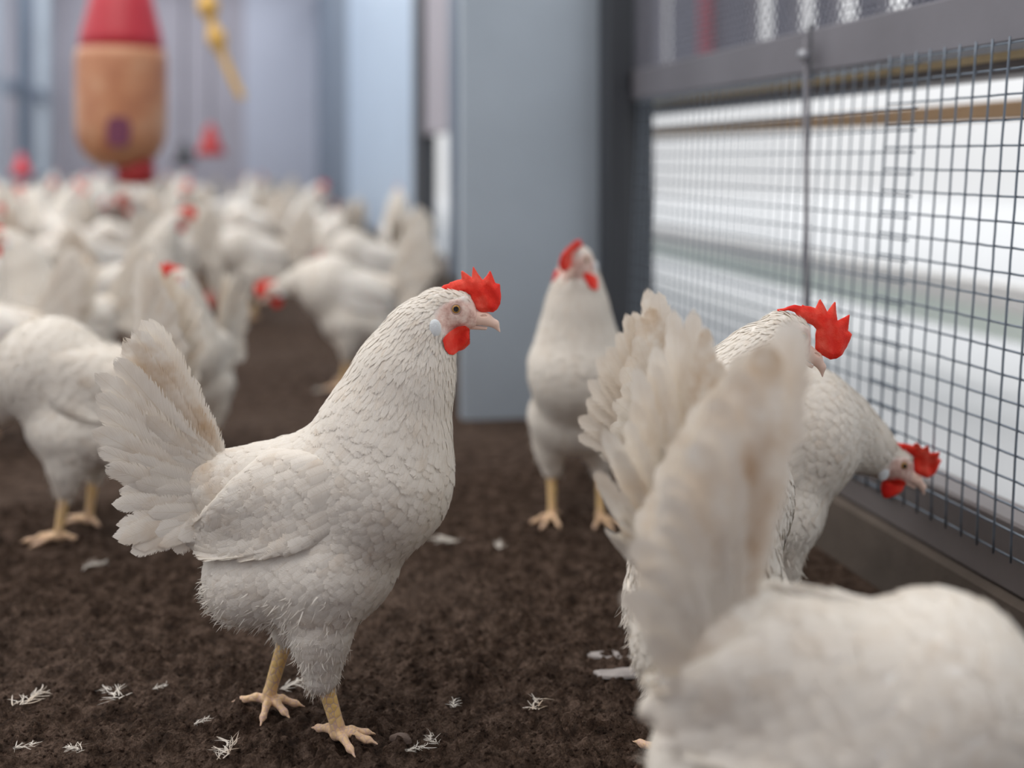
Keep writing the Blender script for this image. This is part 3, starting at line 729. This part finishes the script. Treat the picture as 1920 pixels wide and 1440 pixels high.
def wire_panel(y0, y1, z0, nz, x, label, cell=0.0254, r=0.00125, ybow=0.0, seed=0):
    t = empty('welded_mesh_panel', (x, (y0+y1)/2, z0)); tag(t, label, 'wire mesh')
    rg = random.Random(seed); m = MB(); ny = int(round((y1-y0)/cell))
    def off(z): q = (z-z0)/(nz*cell); return 0.030*q+0.018*q*q      # the slack mesh leans along the wall
    def bow(y, z): return -0.0010*math.sin(z*9)+0.0005*math.sin(y*7+seed)
    def ring(p, hz):
        n0 = len(m.v)
        for k in range(6):
            a = math.pi*k/3
            d = (r*math.cos(a), r*math.sin(a))
            m.v.append((p[0]+d[0], p[1]+(d[1] if not hz else 0), p[2]+(d[1] if hz else 0)))
        return n0
    def poly(pts, hz):
        rs = [ring(p, hz) for p in pts]
        for a, b in zip(rs[:-1], rs[1:]):
            for k in range(6): m.f.append((a+k, a+(k+1) % 6, b+(k+1) % 6, b+k))
        m.f.append(tuple(range(rs[0], rs[0]+6))[::-1]); m.f.append(tuple(range(rs[-1], rs[-1]+6)))
    cy = (y0+y1)/2
    for i in range(ny+1):
        y = y0+i*cell; pts = []
        for k in range(0, nz*2+1):
            z = z0+k*cell/2; pts.append((bow(y, z)-0.0008, y-cy-off(z)+rg.uniform(-3, 3)*1e-4, z-z0))
        pts[0] = (pts[0][0], pts[0][1], -0.005); pts[-1] = (pts[-1][0], pts[-1][1], pts[-1][2]+0.006); poly(pts, False)
    for k in range(nz+1):
        z = z0+k*cell; pts = []
        for i in range(0, ny*2+1): y = y0+i*cell/2; pts.append((bow(y, z)+0.0010, y-cy-off(z), z-z0+rg.uniform(-3, 3)*1e-4))
        e = 0.004; a = pts[0]; pts.insert(0, (a[0], a[1]-e, a[2])); b = pts[-1]; pts.append((b[0], b[1]+e, b[2])); poly(pts, True)
    # all wires are one welded sheet
    m.build('wire_grid', M['wire'], t, True)
    return t
wire_panel(0.42, 1.1566, 0.1225, 20, WX-0.003, 'galvanised square wire mesh, the sharp near panel filling the right side opening')
wire_panel(1.1163, 2.0053, 0.1168, 20, WX+0.0045, 'galvanised square wire mesh, the blurrier far panel overlapping the near one')

# thin vertical rod and bolts
yr = 1.30
t = empty('fixing_rod', (WX-0.004, yr, 0.10)); tag(t, 'thin grey vertical rod crossing the mesh from rail to rail', 'rod')
m = MB(); m.tube([(0, 0, -0.005), (0, 0, 0.58)], 0.0036, 8); m.build('bar', M['beam'], t, True)
m = MB(); m.tube([(0.004, 0, 0.555), (-0.010, 0, 0.555)], 0.007, 12); m.build('bolt_head', M['bolt'], t, True)
t = empty('fixing_bolt', (WX-0.03, 2.02, 0.645)); tag(t, 'round pale bolt head on the far end of the top rail beside the dark post', 'bolt')
m = MB(); m.tube([(-0.008, 0, 0), (0.035, 0, 0)], 0.012, 14); m.build('head', M['bolt'], t, True)
struct_box('trim_5', (0.7415, 1.309, 0.622), (0.7425, 1.315, 0.70), M['post'], 0.0002)

# hexagonal netting above the top rail
def netting():
    t = empty('hexagonal_netting', (WX+0.02, 1.2, 0.69)); tag(t, 'fine hexagonal wire netting stretched above the grey top rail', 'netting')
    m = MB(); wy = 0.0125; s = wy/math.sqrt(3); hz = 1.5*s; r = 0.0012
    y0, y1, z1 = -0.75, 0.83, 0.30; rows = int(z1/hz)
    def seg(a, b):
        a = np.array(a); b = np.array(b); d = b-a; d /= np.linalg.norm(d); n = np.array([-d[1], d[0]])*r; n0 = len(m.v)
        for p in (a, b):
            m.v += [(0.0, p[0]+n[0], p[1]+n[1]), (-r*1.5, p[0], p[1]), (0.0, p[0]-n[0], p[1]-n[1])]
        m.f += [(n0, n0+1, n0+4, n0+3), (n0+1, n0+2, n0+5, n0+4), (n0+2, n0, n0+3, n0+5)]
    for j in range(rows):
        z = j*hz; y = y0+(wy/2 if j % 2 else 0)
        while y < y1:
            seg((y, z), (y, z+s)); seg((y, z+s), (y+wy/2, z+1.5*s)); seg((y, z+s), (y-wy/2, z+1.5*s)); y += wy
    m.build('net', M['net'], t)
netting()

# outside: battens, rails and the neighbouring shed
def outer(name, X, z0, z1, mat, y0, y1, th, label, cat):
    t = MB(); t.box((X, y0, z0), (X+th, y1, z1), 0.002)
    return tag(t.build(name, mat), label, cat)
outer('wooden_batten', 1.10, 0.575, 0.603, M['wood'], 0.2, 4.0, 0.03, 'long brown wooden batten running behind the mesh just under the eaves', 'batten')
outer('timber_rail', 1.62, 0.178, 0.236, M['pink'], 0.2, 7.5, 0.04, 'pale pinkish horizontal rail outside behind the mesh', 'rail')
outer('timber_rail', 1.62, 0.115, 0.176, M['green'], 0.2, 7.5, 0.04, 'pale green horizontal board outside, directly under the pinkish rail', 'rail')
m = MB()
ys = [0.8, 2.95, 3.10, 3.24, 3.40, 3.52, 3.68, 3.84, 4.02, 4.9, 5.05, 5.6, 5.72, 9.0]
for a, b in zip(ys[0::2], ys[1::2]): m.box((2.0, a, 0.86), (2.05, b, 1.9), 0.004)
tag(m.build('wall_outside', M['beam']), kind='structure')
m = MB(); m.box((1.96, 4.36, 0.95), (1.99, 4.46, 1.5), 0.004); tag(m.build('red_banner', M['red']), 'small red upright panel glimpsed through the fine netting', 'panel')

struct_box('ceiling_sky_block', (-3.2, -1.2, 2.6), (0.9, 12.2, 2.66), M['endl'], 0.003)  # unseen, added to keep open sky light off the hens
struct_box('wall_front_light_block', (-3.2, -1.2, -0.02), (0.9, -1.14, 2.6), M['endw'], 0.003)  # unseen wall behind the camera, added to cut the front light
struct_box('wall_right_upper', (0.76, -1.1, 1.25), (0.80, 2.03, 2.6), M['galv'], 0.003)
# ------------------------------------------------------------------ background structure
# cross partition (blue-grey sheet standing on the ground)
def sheet(name, a, b, mat, lab=None):
    m = MB(); m.box(a, b, 0.003); return tag(m.build(name, mat), kind='structure')
sheet('wall_back', (0.408, 2.065, -0.02), (0.70, 2.095, 2.3), M['galv'])
sheet('trim_6', (0.690, 2.0, -0.02), (0.735, 2.064, 2.3), M['post'])
# wall beyond the partition
sheet('wall_right_2', (0.74, 2.101, 0.08), (0.78, 3.75, 2.3), M['galv'])
sheet('wall_right_3', (0.74, 4.80, 0.08), (0.78, 8.3, 2.3), M['galv_light'])
sheet('wall_right_4', (0.735, 8.3, 0.08), (0.78, 12.0, 2.3), M['galv_dark'])
sheet('trim_7', (0.72, 3.75, 0.08), (0.80, 3.92, 2.3), M['galv_dark'])
sheet('trim_8', (0.72, 4.62, 0.08), (0.80, 4.80, 2.3), M['post'])
sheet('trim_9', (0.745, 3.92, 0.62), (0.79, 4.62, 2.3), M['endw'])
# end wall and left wall
sheet('wall_end', (-3.0, 12.0, -0.02), (-0.05, 12.1, 2.6), M['endw'])
sheet('wall_end_2', (-0.05, 11.98, -0.02), (0.80, 12.1, 2.6), M['endl'])
k = 10
for i, (y, w_) in enumerate(((8.3, 0.22), (9.3, 0.30), (10.6, 0.3), (11.6, 0.3), (6.9, 0.2), (5.4, 0.2), (4.0, 0.2))):
    sheet('wall_left_post.%03d' % i, (-2.08, y, -0.02), (-1.98, y+w_, 2.6), M['galv_dark'] if i % 2 == 0 else M['galv'])
sheet('wall_left_rail', (-2.06, 1.0, 1.08), (-2.0, 12.0, 1.20), M['galv_dark'])
sheet('wall_left_base', (-2.06, 1.0, -0.02), (-2.0, 12.0, 0.36), M['galv'])

# ------------------------------------------------------------------ feeder, drinker, rope
p = PX(228, 335, 3.4)
t = empty('hanging_feeder', (p[0], p[1], 0.0)); tag(t, 'big hanging feeder with red top and amber feed drum above the far hens', 'feeder')
zc = lambda y: CH-(y-HY)/FPX*3.4
r0 = 82/FPX*3.4
m = MB(); m.lathe([(r0*0.93, zc(92)), (r0*0.90, zc(70)), (r0*0.72, zc(10)), (r0*0.60, zc(-40)), (r0*0.3, zc(-50))], seg=40); m.build('hopper', M['red'], t, True)
m = MB(); m.lathe([(r0*0.5, zc(312)), (r0*0.80, zc(290)), (r0*0.97, zc(262)), (r0, zc(230)), (r0*1.0, zc(110)), (r0*0.95, zc(93))], seg=40); m.build('drum', M['feed'], t, True)
m = MB(); m.lathe([(r0*0.33, zc(345)), (r0*0.42, zc(338)), (r0*0.42, zc(300))], c=(r0*0.32*RT[0], r0*0.32*RT[1], 0), seg=28); m.build('spout', M['darkred'], t, True)
# curved label on the drum, facing the camera
vv = []; ff = []
ca = math.atan2(-FW[1], -FW[0])
for i in range(9):
    for j in range(7):
        a = ca+math.radians(2+i*3.6+0); zz = zc(275)+(zc(222)-zc(275))*j/6; vv.append((math.cos(a)*r0*1.01, math.sin(a)*r0*1.01, zz))
for i in range(8):
    for j in range(6):
        x_, y_ = (i+0.5)/8*2-1, (j+0.5)/6*2-1
        if x_*x_+y_*y_ < 1.15: ff.append((i*7+j, (i+1)*7+j, (i+1)*7+j+1, i*7+j+1))
link('sticker', vv, ff, M['purple'], t)
m = MB(); m.tube([(0, 0, zc(-48)), (0, 0, 2.3)], 0.004, 6); m.build('cord', M['black'], t)

t = empty('hanging_rope', tuple(PX(400, 0, 4.2))); tag(t, 'knotted yellow rope hanging to the right of the feeder', 'rope')
pts = []; rr = []
for i in range(60):
    f = i/59; y = -30+f*215; x = 385+70*f**1.6; q = PX(x, y, 4.2)-PX(400, 0, 4.2); pts.append(q)
    rr.append(0.016+0.030*(math.exp(-((y-12)/18)**2)+0.8*math.exp(-((y-72)/18)**2)))
m = MB(); m.tube(pts, rr, 10); m.tube([pts[0], pts[0]+np.array([0, 0, 1.1])], 0.008, 8); m.build('strand', M['rope'], t, True)
def drinker(px, py, d, w, h, lab, mat=None):
    p = PX(px, py, d); t = empty('bell_drinker', (p[0], p[1], 0)); tag(t, lab, 'drinker'); r = w/2
    m = MB(); m.lathe([(r*1.0, p[2]), (r*1.02, p[2]+0.03), (r*0.7, p[2]+h*0.35), (r*0.4, p[2]+h*0.8), (r*0.1, p[2]+h)], seg=28); m.build('bell', mat or M['red'], t, True)
    m = MB(); m.tube([(0, 0, p[2]+h), (0, 0, 2.3)], 0.006, 6); m.build('hose', M['black'], t, True)
drinker(395, 292, 6.5, 0.17, 0.20, 'small dark red drinker hanging low behind the feeder', M['darkred'])
drinker(345, 310, 5.8, 0.12, 0.14, 'small black drinker hanging between the feeder and the red one', M['black'])
drinker(40, 330, 5.5, 0.10, 0.12, 'red drinker at the left edge beside the posts')

# ------------------------------------------------------------------ hens
MAIN_LEGS = [dict(side=1, thigh=(-60, 60, 290), hock=(-72, 62, 150), foot=(-108, 60, 0), yaw=-45, toes=((0, 60), (40, 58), (-45, 66), (215, 66))),
             dict(side=-1, thigh=(12, -62, 285), hock=(15, -62, 122), foot=(42, -60, 0), yaw=-55, toes=((0, 62), (42, 68), (68, 60), (200, 55)))]
hA = hen('hen', ALERT, 2, 11, legs=MAIN_LEGS)
place(hA, 600, 0.975, 0, 1.0, 'sharp white hen standing in profile on the soil with upright red comb')
STAGE = globals().get('STAGE', 9)

LOWERED = dict(neck=[(120, 0, 445, 104), (195, 0, 410, 76), (255, 0, 350, 52), (290, 0, 310, 36)], head=(318, 0, 290), pitch=-35, yaw=0)
REACH = dict(neck=[(140, 0, 480, 100), (215, 0, 488, 72), (275, 0, 472, 52), (325, 0, 452, 38)], head=(360, 0, 436), pitch=-22, yaw=0)
PECK = dict(neck=[(150, 0, 430, 92), (215, 0, 350, 66), (245, 0, 250, 46), (255, 0, 190, 34)], head=(262, 0, 150), pitch=-70, yaw=0)
LOOKR = dict(neck=[(114, -8, 555, 108), (135, -42, 635, 84), (155, -78, 695, 56), (170, -104, 728, 38)], head=(186, -130, 732), pitch=-28, yaw=-68)

hB = hen('hen', dict(LOWERED, drop=52), 1, 21, tail=dict(n=12, a0=84, a1=120, L0=405, L1=195, spread=20, w=38, base=(-152, 0, 452)))
place(hB, 1478, 0.645, -10, 1.0, 'large blurred white hen nearest the lens, raised tail fan and back filling the lower right', dz=-0.004)
hB.rotation_euler[1] = math.radians(8.5)
hC = hen('hen', LOOKR, 2, 31, tail=dict(n=9, a0=92, a1=120, L0=352, L1=250, spread=19, w=26, rear=True), comb_scale=1.15)
place(hC, 1322, 0.885, 72, 1.0, 'white hen behind the blurred tail fan, large upright comb and head turned to the mesh')
hD = hen('hen', dict(neck=[(140, -6, 480, 100), (215, -14, 458, 74), (272, -24, 422, 54), (310, -32, 396, 39)], head=(336, -40, 376), pitch=-22, yaw=-18), 2, 41, comb_lean=-0.9, comb_scale=1.05, tail=dict(n=12, a0=98, a1=150, L0=320, L1=190, spread=16, w=30))
place(hD, 1414, 1.12, 20, 1.0, 'white hen stretching its neck low toward the wire mesh, pale pink comb')
hE = hen('hen', dict(neck=[(110, 0, 570, 108), (125, 0, 650, 86), (138, 0, 720, 60), (145, 0, 765, 42)], head=(172, 0, 770), pitch=-12, yaw=-28), 1, 51, comb_lean=0.7, comb_scale=1.15)
place(hE, 1080, 1.53, -92, 1.0, 'white hen facing the camera in front of the blue-grey sheet partition')
hG = hen('hen', dict(neck=[(115, 0, 560, 108), (135, -4, 650, 86), (150, -8, 725, 60), (158, -12, 765, 42)], head=(170, -22, 772), pitch=-8, yaw=-70), 1, 61)
place(hG, 375, 1.86, 262, 0.83, 'white hen with red head turned left, standing right behind the tail of the sharp hen')

hF = hen('hen', ALERT, 0, 61); hP = hen('hen', PECK, 0, 62); hL = hen('hen', LOWERED, 0, 63); hR = hen('hen', REACH, 0, 64)
hK = hen('hen', LOWERED, 1, 65, tail=dict(a0=88, a1=150, L0=330))
place(hK, 155, 1.47, 172, 1.0, 'white hen cut by the left edge, its legs and fluffy rear beside the sharp hen')
place(hR, 660, 2.42, 178, 1.0, 'white hen in profile with lowered red head behind the neck of the sharp hen')
place(hF, 120, 2.15, 205, 0.95, 'white hen with raised tail behind the one cut by the left edge')
place(hL, 690, 3.25, 178, 1.0, 'white hen with rounded bright back, right above the hen with lowered red head')
place(hP, 480, 3.45, 190, 1.0, 'white hen bending its head to the ground between the rounded back and the feeder')
hens_ = [hB, hC, hD]
used = [(660, 2.42), (385, 1.86), (118, 1.47), (120, 2.15), (690, 3.25), (480, 3.45)]
MID = [(hL, -20, 1.95, 185, 0.95, 'white hen at the left edge with its body above the cut-off hen'),
       (hF, 745, 4.1, 95, 1.0, 'white hen with tail toward the camera beside the bright gap of the partition'),
       (hF, 250, 2.75, 20, 0.95, 'white hen with tall pale tail below the hanging feeder')]
for src, px, d, hd, sc, lab in MID:
    c = copy_tree(src); place(c, px, d, hd, sc, lab); used.append((px, d))
rg = random.Random(5); cnt = 0; P0 = [GP(a, b) for a, b in used]
tries = 0
while cnt < 62 and tries < 6000:
    tries += 1
    d = 2.7+7.6*rg.random()**1.3; px = rg.uniform(-60, 800)
    g = GP(px, d)
    if g[0] > 0.52 or g[0] < -1.8: continue
    if 400 < px < 860 and d < 3.6: continue
    if any(np.linalg.norm(g-q) < 0.33 for q in P0): continue
    P0.append(g); c = copy_tree(rg.choice([hF, hL, hR, hF, hP]))
    place(c, px, d, rg.uniform(0, 360), rg.uniform(0.88, 1.02), 'out-of-focus white hen in the crowd further back in the house', 'hens in the blurred crowd at the back'); cnt += 1

# ------------------------------------------------------------------ litter on the soil
def down_feather(i, px, py, size, rz, lab, brown=0.1):
    rng = np.random.default_rng(100+i); d = gdep(py); g = GP(px, d)
    t = empty('fallen_feather', (g[0], g[1], 0.004), rz); tag(t, lab, 'feather')
    n = 30; A = Acc(); an = rng.normal(0, 0.6, n); base = np.stack([rng.uniform(-0.4, 0.5, n)*size, rng.normal(0, 0.08, n)*size, np.zeros(n)], 1)
    D = np.stack([np.cos(an), np.sin(an), rng.uniform(0.0, 0.22, n)], 1); N = np.tile((0, 0, 1.0), (n, 1))
    A.add(feathers(base, D, N, size*rng.uniform(0.2, 0.55, n), size*rng.uniform(0.008, 0.028, n), 8, 3, prof_round, camber=0.3, bend=rng.normal(0, 0.5, n), curl=rng.uniform(-0.7, 0.3, n), rng=rng), rng.random(n), np.full(n, brown))
    v, q, u, t_, s_ = A.get(); v[:, 2] = np.maximum(v[:, 2], -0.001); link('vane', v, q, M['feather'], t, uv=u, attrs=dict(tint=t_, stain=s_))
FE = [(545, 1292, 0.030, 0.3, 'white downy feather tuft between the feet of the sharp hen', 0), (215, 1310, 0.030, 2.0, 'spread white downy tuft left of the sharp hen on the soil', 0.1),
      (295, 1296, 0.014, 0.2, 'small white down flake right of the spread tuft', 0), (50, 1320, 0.034, 1.0, 'curled buff feather near the left edge', 0.5),
      (425, 1418, 0.034, 1.4, 'curled buff feather at the bottom edge below the hen', 0.6), (145, 1412, 0.020, 2.4, 'short pale feather at the bottom left', 0.2),
      (372, 1362, 0.016, 0.6, 'tiny white down wisp left of the feet', 0), (850, 1330, 0.016, 1.2, 'bluish white down flake right of the foremost foot', 0),
      (1004, 1330, 0.024, 1.1, 'single buff feather standing on the soil in the bottom middle', 0.7), (775, 1412, 0.020, 0.1, 'white down wisp at the bottom, right of the foremost foot', 0),
      (815, 1398, 0.018, 1.9, 'thin curled white down thread next to the bottom wisp', 0), (40, 1408, 0.020, 0.1, 'flat pale feather in the bottom left corner', 0.1),
      (845, 1018, 0.040, 2.6, 'blurred pale feather lying right of the breast of the sharp hen', 0.1), (937, 1030, 0.024, 1.2, 'small blurred feather between the sharp hen and the facing hen', 0.1),
      (600, 735, 0.04, 0.4, 'blurred white feather on the soil behind the sharp hen', 0), (170, 1065, 0.03, 0.4, 'blurred white feather on dark soil below the left hen', 0)]
for i, (px, py, s_, rz, lab, br) in enumerate(FE): down_feather(i, px, py, s_, rz, lab, br)

def blob(name, px, py, wx, wy, hz, mat, lab, cat, seed):
    rg = random.Random(seed); d = gdep(py); g = GP(px, d); t = MB(); n0 = 0; rings = 7; seg = 22; ph = [rg.uniform(0, 6.3) for _ in range(4)]
    for i in range(rings):
        f = i/(rings-1); rr = math.cos(f*math.pi/2)**0.7 if i < rings-1 else 0.001; z = hz*math.sin(f*math.pi/2)
        for k in range(seg):
            a = 2*math.pi*k/seg; w_ = 1+0.22*math.sin(2*a+ph[0])+0.13*math.sin(3*a+ph[1])+0.1*math.sin(5*a+ph[2])
            v = RT*(wx*rr*w_*math.cos(a))+FW*(wy*rr*w_*math.sin(a)); t.v.append((v[0], v[1], z+0.0006-0.002*(i == 0)))
    for i in range(rings-1):
        for k in range(seg): k2 = (k+1) % seg; t.f.append((i*seg+k, i*seg+k2, (i+1)*seg+k2, (i+1)*seg+k))
    t.f.append(tuple((rings-1)*seg+k for k in range(seg)))
    o = t.build(name, mat, None, True); o.location = (g[0], g[1], 0); return tag(o, lab, cat)
blob('dropping', 1160, 1228, 0.026, 0.012, 0.002, M['dung'], 'grey white dropping patch left of the foreground hen, the farther of two', 'dropping', 1)
blob('dropping', 1165, 1262, 0.028, 0.009, 0.002, M['dung'], 'grey white dropping patch left of the foreground hen, the nearer of two', 'dropping', 2)
blob('clod', 752, 1386, 0.010, 0.005, 0.004, M['stone'], 'small reddish clod right of the foremost foot', 'clod', 5)
